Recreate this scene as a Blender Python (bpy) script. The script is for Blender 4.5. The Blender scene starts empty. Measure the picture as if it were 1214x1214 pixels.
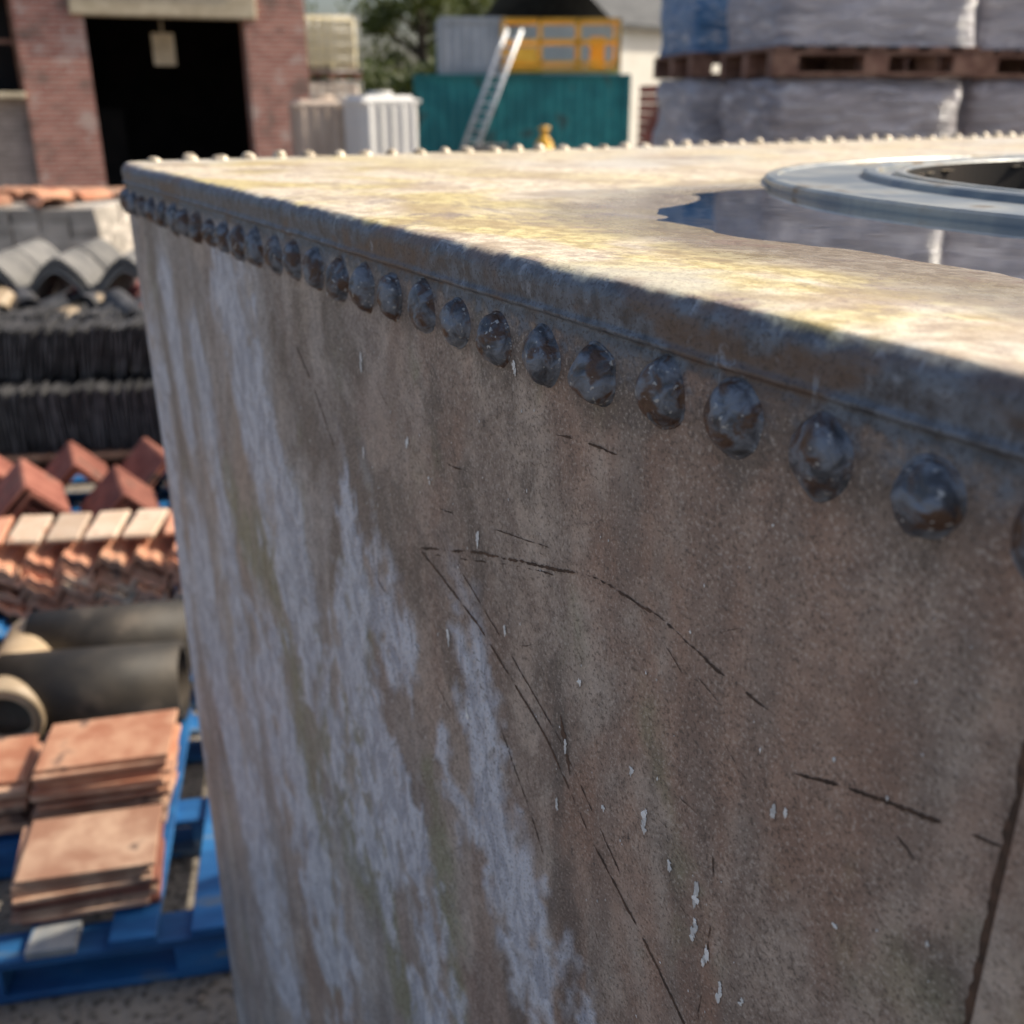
import bpy, math, random
import numpy as np
from mathutils import Vector, Matrix, noise as mn
random.seed(7); rng=np.random.RandomState(5)
scene=bpy.context.scene
COL=bpy.context.collection

# ------------------------------------------------------------------ materials
class NT:
    def __init__(s,name):
        s.m=bpy.data.materials.new(name); s.m.use_nodes=True
        s.t=s.m.node_tree; s.t.nodes.clear()
        s.out=s.n('ShaderNodeOutputMaterial'); s.b=s.n('ShaderNodeBsdfPrincipled')
        s.l(s.b.outputs[0],s.out.inputs[0]); s.tc=s.n('ShaderNodeTexCoord')
    def n(s,t,**k):
        x=s.t.nodes.new(t)
        for a,b in k.items(): setattr(x,a,b)
        return x
    def l(s,a,b): s.t.links.new(a,b)
    def put(s,v,i):
        if isinstance(v,bpy.types.NodeSocket): s.l(v,i)
        else:
            if isinstance(v,(tuple,list)) and len(v)==3 and len(i.default_value)==4: v=(*v,1)
            i.default_value=v
    def map(s,scale=(1,1,1),src=None,rot=(0,0,0)):
        x=s.n('ShaderNodeMapping'); s.l(src or s.tc.outputs['Object'],x.inputs[0])
        x.inputs['Scale'].default_value=scale; x.inputs['Rotation'].default_value=rot
        return x.outputs[0]
    def noise(s,scale,detail=3,vec=None,rough=.55,dist=0):
        x=s.n('ShaderNodeTexNoise')
        s.l(vec or s.tc.outputs['Object'],x.inputs['Vector'])
        x.inputs['Scale'].default_value=scale; x.inputs['Detail'].default_value=detail
        x.inputs['Roughness'].default_value=rough; x.inputs['Distortion'].default_value=dist
        return x.outputs[0]
    def ramp(s,v,a,b,inv=False):
        x=s.n('ShaderNodeMapRange'); x.interpolation_type='SMOOTHSTEP'; s.put(v,x.inputs[0])
        x.inputs[1].default_value=a; x.inputs[2].default_value=b
        x.inputs[3].default_value=1 if inv else 0; x.inputs[4].default_value=0 if inv else 1
        return x.outputs[0]
    def math(s,op,a,b=0.0,clamp=False):
        x=s.n('ShaderNodeMath',operation=op,use_clamp=clamp); s.put(a,x.inputs[0]); s.put(b,x.inputs[1]); return x.outputs[0]
    def mix(s,f,a,b,mode='MIX'):
        x=s.n('ShaderNodeMix',data_type='RGBA',blend_type=mode)
        s.put(f,x.inputs[0]); s.put(a,x.inputs[6]); s.put(b,x.inputs[7]); return x.outputs[2]
    def attr(s,name):
        x=s.n('ShaderNodeAttribute'); x.attribute_name=name; return x.outputs['Fac']
    def bump(s,h,dist,strength=1.0,prev=None):
        x=s.n('ShaderNodeBump'); s.put(h,x.inputs['Height']); x.inputs['Distance'].default_value=dist
        x.inputs['Strength'].default_value=strength
        if prev: s.l(prev,x.inputs['Normal'])
        return x.outputs[0]
    def fin(s,col,rough=.7,metal=0,bump=None,spec=None):
        s.put(col,s.b.inputs['Base Color']); s.put(rough,s.b.inputs['Roughness']); s.put(metal,s.b.inputs['Metallic'])
        if bump: s.l(bump,s.b.inputs['Normal'])
        if spec is not None: s.b.inputs['Specular IOR Level'].default_value=spec
        return s.m

def nmat(name,c1,c2,scale=8,rough=.8,bump=0,c3=None,stretch=(1,1,1),metal=0,spec=None,fine=5,var=.26):
    t=NT(name); v=t.map(stretch)
    n=t.noise(scale,4,v,dist=.2)
    col=t.mix(t.ramp(n,.35,.65),c1,c2)
    if c3: col=t.mix(t.ramp(n,.58,.66),col,c3)
    g=t.n('ShaderNodeNewGeometry').outputs['Random Per Island']
    m=t.n('ShaderNodeMapRange'); t.l(g,m.inputs[0]); m.inputs[3].default_value=1-var; m.inputs[4].default_value=1+var
    hs=t.n('ShaderNodeHueSaturation'); t.l(col,hs.inputs['Color']); t.l(m.outputs[0],hs.inputs['Value'])
    b=t.bump(t.noise(scale*fine,2,v),bump) if bump else None
    return t.fin(hs.outputs[0],rough,metal,b,spec)

def brickmat(name,c1,c2,mortar,w=.225,h=.075,dirt=(.14,.115,.10)):
    t=NT(name)
    sx=t.n('ShaderNodeSeparateXYZ'); t.l(t.tc.outputs['Object'],sx.inputs[0])
    cx=t.n('ShaderNodeCombineXYZ'); t.l(t.math('ADD',sx.outputs[0],sx.outputs[1]),cx.inputs[0]); t.l(sx.outputs[2],cx.inputs[1])
    br=t.n('ShaderNodeTexBrick'); t.l(cx.outputs[0],br.inputs['Vector'])
    br.inputs['Scale'].default_value=1; br.inputs['Brick Width'].default_value=w; br.inputs['Row Height'].default_value=h
    br.inputs['Mortar Size'].default_value=.009; br.inputs['Color1'].default_value=(*c1,1); br.inputs['Color2'].default_value=(*c2,1)
    br.inputs['Mortar'].default_value=(*mortar,1); br.inputs['Bias'].default_value=-.1
    nn=t.noise(2.6,5)
    col=t.mix(t.math('MULTIPLY',t.ramp(nn,.52,.72),.7),br.outputs[0],dirt)
    col=t.mix(t.math('MULTIPLY',t.ramp(nn,.47,.36),.6),col,(.52,.44,.40))
    return t.fin(col,.9,0)

# ------------------------------------------------------------------ mesh helper
class MB:
    def __init__(s): s.v=[];s.f=[];s.mi=[];s.sm=[]
    def add(s,vs,fs,m=0,smooth=False):
        o=len(s.v); s.v+= [tuple(v) for v in vs]; s.f+=[tuple(i+o for i in f) for f in fs]
        s.mi+=[m]*len(fs); s.sm+=[smooth]*len(fs)
    def box(s,c,d,rz=0,m=0,rx=0,ry=0,bev=0.0):
        R=Matrix.Rotation(rz,3,'Z')@Matrix.Rotation(ry,3,'Y')@Matrix.Rotation(rx,3,'X')
        hx,hy,hz=d[0]/2,d[1]/2,d[2]/2
        if bev<=0:
            vs=[Vector(c)+R@Vector((x*hx,y*hy,z*hz)) for z in(-1,1) for y in(-1,1) for x in(-1,1)]
            s.add(vs,[(0,2,3,1),(4,5,7,6),(0,1,5,4),(2,6,7,3),(0,4,6,2),(1,3,7,5)],m)
        else:
            b=min(bev,hx*.9,hy*.9,hz*.9); vs=[];idx={}
            for z in(-1,1):
                for y in(-1,1):
                    for x in(-1,1):
                        for a in range(3):
                            q=[x*(hx-b),y*(hy-b),z*(hz-b)]; q[a]=(x*hx,y*hy,z*hz)[a]
                            idx[(x,y,z,a)]=len(vs); vs.append(Vector(c)+R@Vector(q))
            fs=[]
            for a in range(3):
                for sg in(-1,1):
                    o=[i for i in range(3) if i!=a]; f=[]
                    for p,q in((-1,-1),(1,-1),(1,1),(-1,1)):
                        k=[0,0,0];k[a]=sg;k[o[0]]=p;k[o[1]]=q; f.append(idx[(*k,a)])
                    if (sg==1)==(a==1): f=f[::-1]
                    fs.append(f)
            for a in range(3):
                o=[i for i in range(3) if i!=a]
                for p in(-1,1):
                    for q in(-1,1):
                        def K(t,ax):
                            k=[0,0,0];k[a]=t;k[o[0]]=p;k[o[1]]=q; return idx[(*k,ax)]
                        f=[K(-1,o[0]),K(1,o[0]),K(1,o[1]),K(-1,o[1])]
                        if (p*q==1)!=(a==1): f=f[::-1]
                        fs.append(f)
            for z in(-1,1):
                for y in(-1,1):
                    for x in(-1,1):
                        f=[idx[(x,y,z,i)] for i in range(3)]
                        if x*y*z<0:f=f[::-1]
                        fs.append(f)
            s.add(vs,fs,m)
    def tube(s,p0,p1,r0,r1=None,n=12,m=0,cap=True,ri=None):
        r1=r0 if r1 is None else r1
        p0=Vector(p0);p1=Vector(p1);d=(p1-p0).normalized()
        a=d.orthogonal().normalized();b=d.cross(a);vs=[];fs=[]
        rings=[(p0,r0),(p1,r1)]
        if ri: rings=[(p0+(p1-p0)*.999,ri),(p0,ri),(p0,r0),(p1,r1),(p1,ri)]
        for p,r in rings:
            for i in range(n):
                t=2*math.pi*i/n; vs.append(p+a*math.cos(t)*r+b*math.sin(t)*r)
        for k in range(len(rings)-1):
            for i in range(n):
                j=(i+1)%n; fs.append((k*n+i,k*n+j,(k+1)*n+j,(k+1)*n+i))
        s.add(vs,fs,m,True)
        if cap and not ri:
            o=len(s.v)-2*n
            s.f+=[tuple(o+i for i in range(n))[::-1],tuple(o+n+i for i in range(n))]; s.mi+=[m,m]; s.sm+=[False,False]
    def sheet(s,prof,y0,y1,th,origin=(0,0,0),R=None,m=0,ny=1):
        n=len(prof);vs=[];fs=[];R=R or Matrix.Identity(3);o=Vector(origin)
        for k in range(ny+1):
            y=y0+(y1-y0)*k/ny
            for x,z in prof: vs.append(o+R@Vector((x,y,z)))
            for x,z in prof: vs.append(o+R@Vector((x,y,z-th)))
        w=2*n
        for k in range(ny):
            for i in range(n-1):
                a=k*w+i; fs.append((a,a+1,a+w+1,a+w)); a+=n; fs.append((a+1,a,a+w,a+w+1))
            fs.append((k*w,k*w+w,k*w+w+n,k*w+n)); a=k*w+n-1; fs.append((a,a+n,a+n+w,a+w))
        for k in (0,ny):
            for i in range(n-1):
                a=k*w+i; q=(a,a+n,a+n+1,a+1); fs.append(q if k==0 else q[::-1])
        s.add(vs,fs,m)
    def obj(s,name,mats,parent=None,loc=(0,0,0),rz=0):
        me=bpy.data.meshes.new(name); me.from_pydata(s.v,[],s.f)
        for m in mats: me.materials.append(m)
        me.polygons.foreach_set('material_index',s.mi); me.polygons.foreach_set('use_smooth',s.sm); me.update()
        o=bpy.data.objects.new(name,me); COL.objects.link(o); o.location=loc; o.rotation_euler=(0,0,rz)
        if parent: o.parent=parent
        return o
def empty(name,loc=(0,0,0),rz=0):
    e=bpy.data.objects.new(name,None); COL.objects.link(e); e.location=loc; e.rotation_euler=(0,0,rz); e.empty_display_size=.2; return e

# ------------------------------------------------------------------ camera, world, sun
cd=bpy.data.cameras.new('camera'); cam=bpy.data.objects.new('camera',cd); COL.objects.link(cam)
cam.location=(0,0,2.0); cam.rotation_euler=(math.radians(68),0,0)
cd.sensor_width=36; cd.lens=36.1; cd.clip_start=.02; cd.clip_end=3000
cd.dof.use_dof=True; cd.dof.focus_distance=.60; cd.dof.aperture_fstop=7.0
scene.camera=cam
SE=math.radians(42); sdir=Vector((.97*math.cos(SE),.243*math.cos(SE),math.sin(SE)))
w=bpy.data.worlds.new('World'); scene.world=w; w.use_nodes=True
sk=w.node_tree.nodes.new('ShaderNodeTexSky'); sk.sky_type='NISHITA'; sk.sun_disc=False
sk.sun_elevation=SE; sk.sun_rotation=math.atan2(.97,.243); sk.dust_density=4.0; sk.air_density=1.0
bg=w.node_tree.nodes['Background']; bg.inputs[1].default_value=.15
w.node_tree.links.new(sk.outputs[0],bg.inputs[0])
sd=bpy.data.lights.new('sun','SUN'); sun=bpy.data.objects.new('sun',sd); COL.objects.link(sun)
sd.energy=5.0; sd.angle=math.radians(.53); sd.color=(1,.89,.72)
sun.rotation_euler=sdir.to_track_quat('Z','Y').to_euler(); sun.location=(20,10,30)
scene.view_settings.view_transform='Standard'; scene.view_settings.look='None'; scene.view_settings.exposure=0

# ------------------------------------------------------------------ WATER TANK
ZT=1.915
tank=empty('riveted_water_tank',(-.561,1.547,ZT),math.radians(-59))
LX,LY,RC=3.0,2.6,.03
def WX(x): return x*.00105+.112      # survey mm -> wall metres
def WZ(d): return -((d+85)*1.05-85)/1000
def _h(i,j,k,s):
    n=(i*374761393+j*668265263+k*2147483647+s*1274126177)&0xffffffff
    n=((n^(n>>13))*1274126177)&0xffffffff
    return ((n^(n>>16))&0xffff)/65535.0
def vn(x,y,z,s):
    xi,yi,zi=np.floor(x).astype(np.int64),np.floor(y).astype(np.int64),np.floor(z).astype(np.int64)
    fx,fy,fz=x-xi,y-yi,z-zi
    fx,fy,fz=[f*f*f*(f*(f*6-15)+10) for f in(fx,fy,fz)]
    r=0
    for a in(0,1):
        for b in(0,1):
            for c in(0,1):
                r=r+_h(xi+a,yi+b,zi+c,s)*(fx if a else 1-fx)*(fy if b else 1-fy)*(fz if c else 1-fz)
    return r
def fbm(x,y,z,sc,oc=4,s=1,g=.55,warp=0):
    x,y,z=x*sc+50,y*sc+50,z*sc+50
    x,z=x*.86+z*.5,z*.86-x*.5          # turn the lattice off the plate axes
    if warp:
        wx=vn(x*.9,y*.9,z*.9,s+77)-.5; wz=vn(x*.9+9,y*.9,z*.9,s+78)-.5; x=x+wx*warp; z=z+wz*warp; y=y+wx*warp
    t=0;a=1;n=0
    for o in range(oc):
        t=t+a*vn(x,y,z,s+o); n+=a; a*=g; x,y,z=(x*.8+z*.6)*2.03+3.1,y*2.03+1.7,(z*.8-x*.6)*2.03+5.3
    return t/n
def ss(v,a,b): t=np.clip((v-a)/(b-a),0,1); return t*t*(3-2*t)
def woff(x,z):
    return .0016*np.sin(3.1*x+1.3)*np.sin(4.3*z+.7)+.0010*np.sin(7.3*x+2*z)+.0006*np.sin(13*x-9*z)
def loop(o,nf=520,ns=190,nb=50,nr=50,nc=8):
    lx0,ly0=-o,-o; hx,hy=LX+o,LY+o; r=max(RC+o,.004); P=[]
    def line(a,b,n):
        for i in range(n):
            t=i/n; P.append((a[0]+(b[0]-a[0])*t,a[1]+(b[1]-a[1])*t))
    def arc(cx,cy,a0):
        for i in range(nc):
            a=math.radians(a0+90*i/nc); P.append((cx+r*math.cos(a),cy+r*math.sin(a)))
    line((lx0+r,ly0),(hx-r,ly0),nf); arc(hx-r,ly0+r,-90)
    line((hx,ly0+r),(hx,hy-r),nr); arc(hx-r,hy-r,0)
    line((hx-r,hy),(lx0+r,hy),nb); arc(lx0+r,hy-r,90)
    line((lx0,hy-r),(lx0,ly0+r),ns); arc(lx0+r,ly0+r,180)
    return P
prof=[] # (o,z,top,lip)
for z in np.linspace(-ZT,-.70,110): prof.append((0,z,0,0))
for z in np.linspace(-.693,-.066,94): prof.append((0,z,0,.0))
prof+=[(0,-.060,0,.12),(0,-.054,0,.28),(0,-.048,0,.38),(0,-.042,0,.45),(0,-.036,0,.6),(0,-.0310,0,.9),(-.0006,-.0296,0,1),(.0000,-.0284,0,1),(.0026,-.0276,0,1),(.0042,-.0262,0,1),(.0040,-.0246,0,1),(.0026,-.0236,0,1),(.0024,-.0215,0,1),(.0028,-.0190,0,1),(.0032,-.0160,0,1),(.0036,-.0130,0,1)]
RR=.0115
for a in np.linspace(0,90,9):
    a=math.radians(a); prof.append((.0036-RR+RR*math.cos(a),-RR+RR*math.sin(a),math.sin(a)**2,1 if a<1 else 1-math.sin(a)**3))
for o in list(np.linspace(-.014,-.10,12))+list(np.linspace(-.110,-1.28,100)): prof.append((o,0,1,0))
V=np.array([[ (x,y,p[1]) for x,y in loop(p[0])] for p in prof])
nrg,N,_=V.shape
topw=np.repeat(np.array([p[2] for p in prof])[:,None],N,1); lipw=np.repeat(np.array([p[3] for p in prof])[:,None],N,1)
X,Y,Z=V[...,0].copy(),V[...,1].copy(),V[...,2].copy()
wall=(1-topw)
V[...,1]+= -woff(X,Z)*wall*(Y<.5)
lw=np.clip(lipw,0,1)*(Z>-.0315); lipn=fbm(X,Y,Z,7,3,31)-.5; lipn2=fbm(X,Y,Z,34,2,32)-.5
V[...,1]+= -(lw*(.0030*lipn+.0009*lipn2))*(Y<.1)
V[...,2]+= lw*(.0040*lipn+.0010*lipn2)*(1-topw)
PX,PY,PW,PH=1.86,.97,1.09,.83
def pud(x,y): return np.exp(-(np.abs((x-PX)/PW)**7)-(np.abs((y-PY)/PH)**7))
dish=.0115*pud(X,Y)
dents=(fbm(X,Y,Z,3,3,21)-.5)*.0070+(fbm(X,Y,Z,14,3,22)-.5)*.0016
edge=np.clip(np.minimum(np.minimum(X,Y),np.minimum(LX-X,LY-Y))/.10,0,1)
V[...,2]-= (topw>.999)*edge*(dish-dents)
me=bpy.data.meshes.new('tank_shell')
verts=V.reshape(-1,3)
fi=np.arange(nrg-1)[:,None]*N+np.arange(N)[None,:]
j=(np.arange(N)+1)%N; fj=np.arange(nrg-1)[:,None]*N+j[None,:]
F=np.stack([fi,fj,fj+N,fi+N],-1).reshape(-1,4)
HC=(1.09,.97)
cen=verts[F].mean(1); dd=np.hypot(cen[:,0]-HC[0],cen[:,1]-HC[1])
F=F[~((dd<.40)&(cen[:,2]>-.05))]
faces=F.tolist(); faces.append(list(range((nrg-1)*N,nrg*N)))
me.from_pydata(verts.tolist(),[],faces)
me.polygons.foreach_set('use_smooth',[True]*(len(faces)-1)+[False])
def seg(px,pz,a,b):
    ax,az=a;bx,bz=b; dx,dz=bx-ax,bz-az; t=np.clip(((px-ax)*dx+(pz-az)*dz)/(dx*dx+dz*dz+1e-9),0,1)
    return np.hypot(px-ax-t*dx,(pz-az-t*dz))
def weather(me,P,lip,top):
    x,y,z=P[:,0],P[:,1],P[:,2]
    fx=(x-.112)/.00105; fz=-((-z*1000+85)/1.05-85); front=(y<.03).astype(float)
    def blob(lines,vs=.7):
        out=np.zeros(len(fx))
        for pts,r in lines:
            for a,b in zip(pts[:-1],pts[1:]):
                d=seg(fx,fz*vs,(a[0],-a[1]*vs),(b[0],-b[1]*vs)); out=np.maximum(out,np.exp(-(d/r)**2))
        return out*front
    white=blob([([(340,100),(403,185),(421,263),(465,342),(520,450)],74),([(665,262),(729,321),(804,354),(860,400)],40),([(870,330),(896,375),(931,425),(954,476),(1010,520),(1060,600)],54),
      ([(640,380),(760,560),(800,700)],70),([(71,568),(127,748),(235,899),(294,1083)],120),([(200,200),(240,420),(260,640)],66),([(604,531),(701,567),(785,620)],70),([(80,150),(110,300)],50),([(350,560),(500,800),(600,1000)],100),([(-50,300),(-100,900)],90)])
    green=blob([([(247,330),(320,380),(463,402),(549,461),(579,546),(640,660)],46),([(673,346),(640,430),(628,516),(694,622),(721,739)],44),([(800,420),(830,560),(850,700)],30),([(470,500),(500,700),(520,900)],56)])
    dark=blob([([(625,79),(660,90),(690,114)],24),([(560,70),(570,120)],20),([(888,190),(892,222),(898,296),(903,349)],18),([(870,150),(882,195)],18),([(980,240),(992,288),(989,361),(1006,418),(1010,500)],20),([(656,180),(738,221),(820,250)],38),
      ([(500,120),(560,190),(640,215)],30),([(30,60),(50,400),(60,900)],30),([(830,80),(835,150)],16),([(640,215),(620,330)],24),([(930,430),(950,600)],20),([(1060,50),(1340,52)],20),([(700,50),(1060,52)],12),([(800,240),(850,300),(900,370)],22)])
    left=np.clip((700-fx)/500,0,1)
    brk=fbm(x,y,z*.6,20,5,3,.60,warp=1.6); brk2=fbm(x,y,z*.8,60,3,8,.65,warp=1.0); big=fbm(x,y,z*.3,5,4,5,warp=.8); mid=fbm(x,y,z*.55,24,4,6,.6,warp=1.2)
    wf=ss(white*1.0+(brk-.5)*(2.6-1.2*left)+(brk2-.5)*(1.3-.8*left),.36,.98)*np.clip(white*2.4,0,1)
    gf=ss(green+(brk-.5)*2.0+(mid-.5),.24,1.0)*.72
    df=ss(dark+(mid-.5)*2.4+(brk2-.5)*.6,.32,.95)*.74
    bl=np.clip((900-fx+(-fz)*.45)/550,0,1)*front*ss(big,.25,.6)
    drip=fbm(x*.86-z*.018,y,z*.030+x*.5,42,4,12,.6)
    rust=ss(fbm(x,y,z*.5,9,4,14,.6,warp=1.4),.47,.62)*(.30+.70*np.clip((fx-650)/400,0,1))
    pal=ss(fbm(x,y,z*.45,13,5,16,.6,warp=1.4),.50,.66)
    darktone=ss(fbm(x,y,z*.35,6,4,19,.6,warp=1.4),.46,.64)*np.clip((fx-500)/500,0,1)  # darker mottling by noise, stronger further along the wall
    t1=ss(fbm(x,y*1.0,z,8,5,41,.62,warp=1.2),.42,.58)*(1-.65*ss(y,.15,.5)); t2=ss(fbm(x,y,z,6,5,44,.6,warp=.9),.50,.66); t3=ss(fbm(x,y,z,19,5,47,.62,warp=1.0),.54,.66)
    dsh=pud(x,y); wet=ss(dsh+(brk-.5)*.2,.12,.40)*(top>.9)
    for nm,arr in (('white',wf),('green',gf),('dark',df),('blue',bl),('lip',lip),('top',top),('mid',mid),('drip',drip),('rust',rust),('pale',pal),('darktone',darktone),('t1',t1),('t2',t2),('t3',t3),('wet',wet)):
        a=me.attributes.new(nm,'FLOAT','POINT'); a.data.foreach_set('value',np.asarray(arr,dtype=np.float32))
    me.update()
weather(me,verts,lipw.ravel(),topw.ravel())

def tankmat():
    t=NT('weathered_galvanised_steel')
    mott=t.noise(85,4,rough=.62); sp=t.noise(420,2,rough=.7); ridg=t.noise(46,4,t.map((1,1,.5),rot=(0,.35,0)),dist=1.4,rough=.6)
    A=t.attr; M=lambda a,b: t.math('MULTIPLY',a,b)
    base=t.mix(t.ramp(A('mid'),.30,.70),(.35,.262,.215),(.60,.48,.395))
    blueb=t.mix(t.ramp(A('mid'),.30,.70),(.36,.355,.37),(.60,.59,.60))
    base=t.mix(M(A('blue'),.9),base,blueb)
    base=t.mix(M(A('pale'),.42),base,(.72,.61,.52))
    base=t.mix(M(A('rust'),.55),base,(.42,.225,.15))
    base=t.mix(M(A('darktone'),.45),base,(.21,.165,.14))
    base=t.mix(M(t.ramp(A('drip'),.48,.72),.35),base,(.22,.18,.16))
    base=t.mix(A('dark'),base,(.13,.108,.098))
    base=t.mix(A('green'),base,(.28,.30,.17))
    base=t.mix(M(t.ramp(mott,.40,.66),.38),base,(.18,.135,.11))
    wcol=t.mix(t.ramp(ridg,.38,.60),(.48,.51,.60),(.82,.85,.94))
    base=t.mix(M(A('white'),.90),base,wcol)
    base=t.mix(M(t.ramp(sp,.54,.66),.62),base,(.09,.068,.055))
    base=t.mix(M(t.ramp(sp,.44,.34),.38),base,(.80,.70,.61))
    base=t.mix(M(t.ramp(mott,.69,.73),.75),base,(.07,.055,.05))
    lipc=t.mix(t.ramp(mott,.30,.66),(.070,.074,.088),(.19,.215,.255))
    lipc=t.mix(M(A('t3'),.75),lipc,(.16,.10,.068))
    lipc=t.mix(M(t.ramp(ridg,.60,.72),.6),lipc,(.36,.40,.46))
    lipc=t.mix(M(t.ramp(sp,.54,.64),.6),lipc,(.05,.04,.04))
    base=t.mix(t.ramp(t.math('ADD',A('lip'),M(t.math('SUBTRACT',mott,.5),1.1)),.25,.75),base,lipc)
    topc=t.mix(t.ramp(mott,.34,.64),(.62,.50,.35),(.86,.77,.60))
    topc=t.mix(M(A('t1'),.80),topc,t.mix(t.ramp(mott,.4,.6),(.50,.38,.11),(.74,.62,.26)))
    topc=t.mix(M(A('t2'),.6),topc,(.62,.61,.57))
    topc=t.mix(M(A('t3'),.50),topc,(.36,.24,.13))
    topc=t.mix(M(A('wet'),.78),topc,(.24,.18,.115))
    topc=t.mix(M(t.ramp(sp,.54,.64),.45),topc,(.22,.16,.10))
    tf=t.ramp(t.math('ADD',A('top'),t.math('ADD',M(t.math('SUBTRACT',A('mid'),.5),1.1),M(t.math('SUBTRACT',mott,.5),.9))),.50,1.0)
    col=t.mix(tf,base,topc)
    h=t.math('ADD',M(mott,.9),M(sp,.36)); h=t.math('ADD',h,M(A('white'),M(ridg,2.8))); h=t.math('ADD',h,M(A('mid'),1.2))
    h=M(h,t.math('SUBTRACT',1.0,M(A('top'),.62)))
    b=t.bump(h,.0020,.75)
    rg=t.math('ADD',M(mott,.45),.25)
    rg=t.math('SUBTRACT',rg,M(A('wet'),.26),True)
    return t.fin(col,rg,.0,b,.6)
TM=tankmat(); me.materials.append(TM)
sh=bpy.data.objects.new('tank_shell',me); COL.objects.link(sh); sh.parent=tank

rivm=NT('rusty_rivet_steel')
rm=rivm.noise(85,4,dist=.5); rf=rivm.noise(260,2)
rc=rivm.mix(rivm.ramp(rm,.36,.60),(.07,.076,.09),(.22,.245,.29))
rc=rivm.mix(rivm.ramp(rivm.noise(60,4,dist=.6),.47,.60),rc,(.115,.066,.045))
rc=rivm.mix(rivm.ramp(rf,.64,.72),rc,(.50,.50,.49))
RIV=rivm.fin(rc,rivm.math('ADD',rivm.math('MULTIPLY',rm,.45),.20),.15,rivm.bump(rivm.math('ADD',rm,rivm.math('MULTIPLY',rf,.4)),.0030,.9))
def rivet(mb,c,axis,up,R,H,seed):
    axis=Vector(axis);up=Vector(up);side=axis.cross(up); vs=[];fs=[];nu=28
    rr=random.Random(seed); tilt=(rr.uniform(-.14,.14),rr.uniform(-.18,.10)); el=rr.uniform(1.02,1.18)
    steps=[(1.14,-.003),(1.10,.0003),(1.03,.0008)]+[(math.cos(a)**1.0,.0009+H*math.sin(a)**1.05) for a in np.linspace(.12,1.5,11)]
    for k,(r,h) in enumerate(steps):
        for i in range(nu):
            a=2*math.pi*i/nu
            x=math.cos(a)*r*R; y=math.sin(a)*r*R*el
            nv=mn.noise(Vector((x*90+seed*3.1,y*90,h*60+seed)))*.0018+mn.noise(Vector((x*240+seed,y*240,seed*2.)))*.0007
            hh=h+(nv+(x*tilt[0]+y*tilt[1]) if k>2 else 0)
            g=1+mn.noise(Vector((math.cos(a)*1.3,math.sin(a)*1.3,seed*1.7)))*.14
            vs.append(Vector(c)+side*x*g+up*y*g+axis*hh)
    m=len(steps)
    for k in range(m-1):
        for i in range(nu):
            j=(i+1)%nu; fs.append((k*nu+i,k*nu+j,(k+1)*nu+j,(k+1)*nu+i))
    vs.append(sum((vs[(m-1)*nu+i] for i in range(nu)),Vector())/nu+axis*.0001)
    for i in range(nu): fs.append(((m-1)*nu+i,(m-1)*nu+(i+1)%nu,len(vs)-1))
    mb.add(vs,fs,0,True)
mb=MB()
for i in range(56):
    x=.0318+i*.0522+random.uniform(-.0018,.0018)
    z=-.0520+random.uniform(-.0018,.0018)
    rivet(mb,(x,-float(woff(x,z)),z),(0,-1,0),(0,0,1),.0150*random.uniform(.94,1.06),.0110*random.uniform(.88,1.12),i)
mb.obj('front_rivets',[RIV],tank)
mb=MB()
rt=NT('pale_rivet_steel'); rn=rt.noise(60,3)
RT=rt.fin(rt.mix(rt.ramp(rn,.4,.6),(.34,.28,.20),(.62,.54,.42)),.35,.1,rt.bump(rn,.003))
for i in range(55):
    y=.045+i*.0465+random.uniform(-.004,.004)
    rivet(mb,(.024+random.uniform(-.004,.004),y,.0003),(0,0,1),(0,1,0),.0105*random.uniform(.8,1.1),.0082*random.uniform(.6,1.2),100+i)
for i in range(58): rivet(mb,(.05+i*.0495,LY-.028,.0005),(0,0,1),(0,1,0),.0105,.0085,200+i)
mb.obj('top_rivets',[RT],tank)
mb=MB()
for i in range(50): rivet(mb,(-.0,.06+i*.0495,-.05),(-1,0,0),(0,0,1),.0136,.0105,300+i)
mb.obj('end_rivets',[RIV],tank)

# overlapping side plate near the camera
SX=1.452
mb=MB(); vs=[];fs=[]
xs=np.linspace(SX,2.94,220); zs=np.linspace(-.080,-ZT+.01,240)
for z in zs:
    for x in xs: vs.append((x,-float(woff(x,z))-.007,z))
n=len(xs)
for a in range(len(zs)-1):
    for b in range(n-1): fs.append((a*n+b,(a+1)*n+b,(a+1)*n+b+1,a*n+b+1))
mb.add(vs,fs,0,True)
vs=[];fs=[]
for k,z in enumerate(zs):
    y=-float(woff(SX,z)); vs+=[(SX,y-.007,z),(SX-.0012,y-.0058,z),(SX-.0015,y+.002,z)]
for k in range(len(zs)-1):
    for q in range(2): fs.append((k*3+q,k*3+q+1,k*3+3+q+1,k*3+3+q))
mb.add(vs,fs,0)
vs=[];fs=[]
for k,x in enumerate(xs):
    y=-float(woff(x,-.08)); vs+=[(x,y-.007,-.080),(x,y+.002,-.0795)]
for k in range(n-1): fs.append((2*k,2*k+2,2*k+3,2*k+1))
mb.add(vs,fs,0)
po=mb.obj('lapped_plate',[TM],tank)
weather(po.data,np.array(mb.v),np.zeros(len(mb.v)),np.zeros(len(mb.v)))

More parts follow.
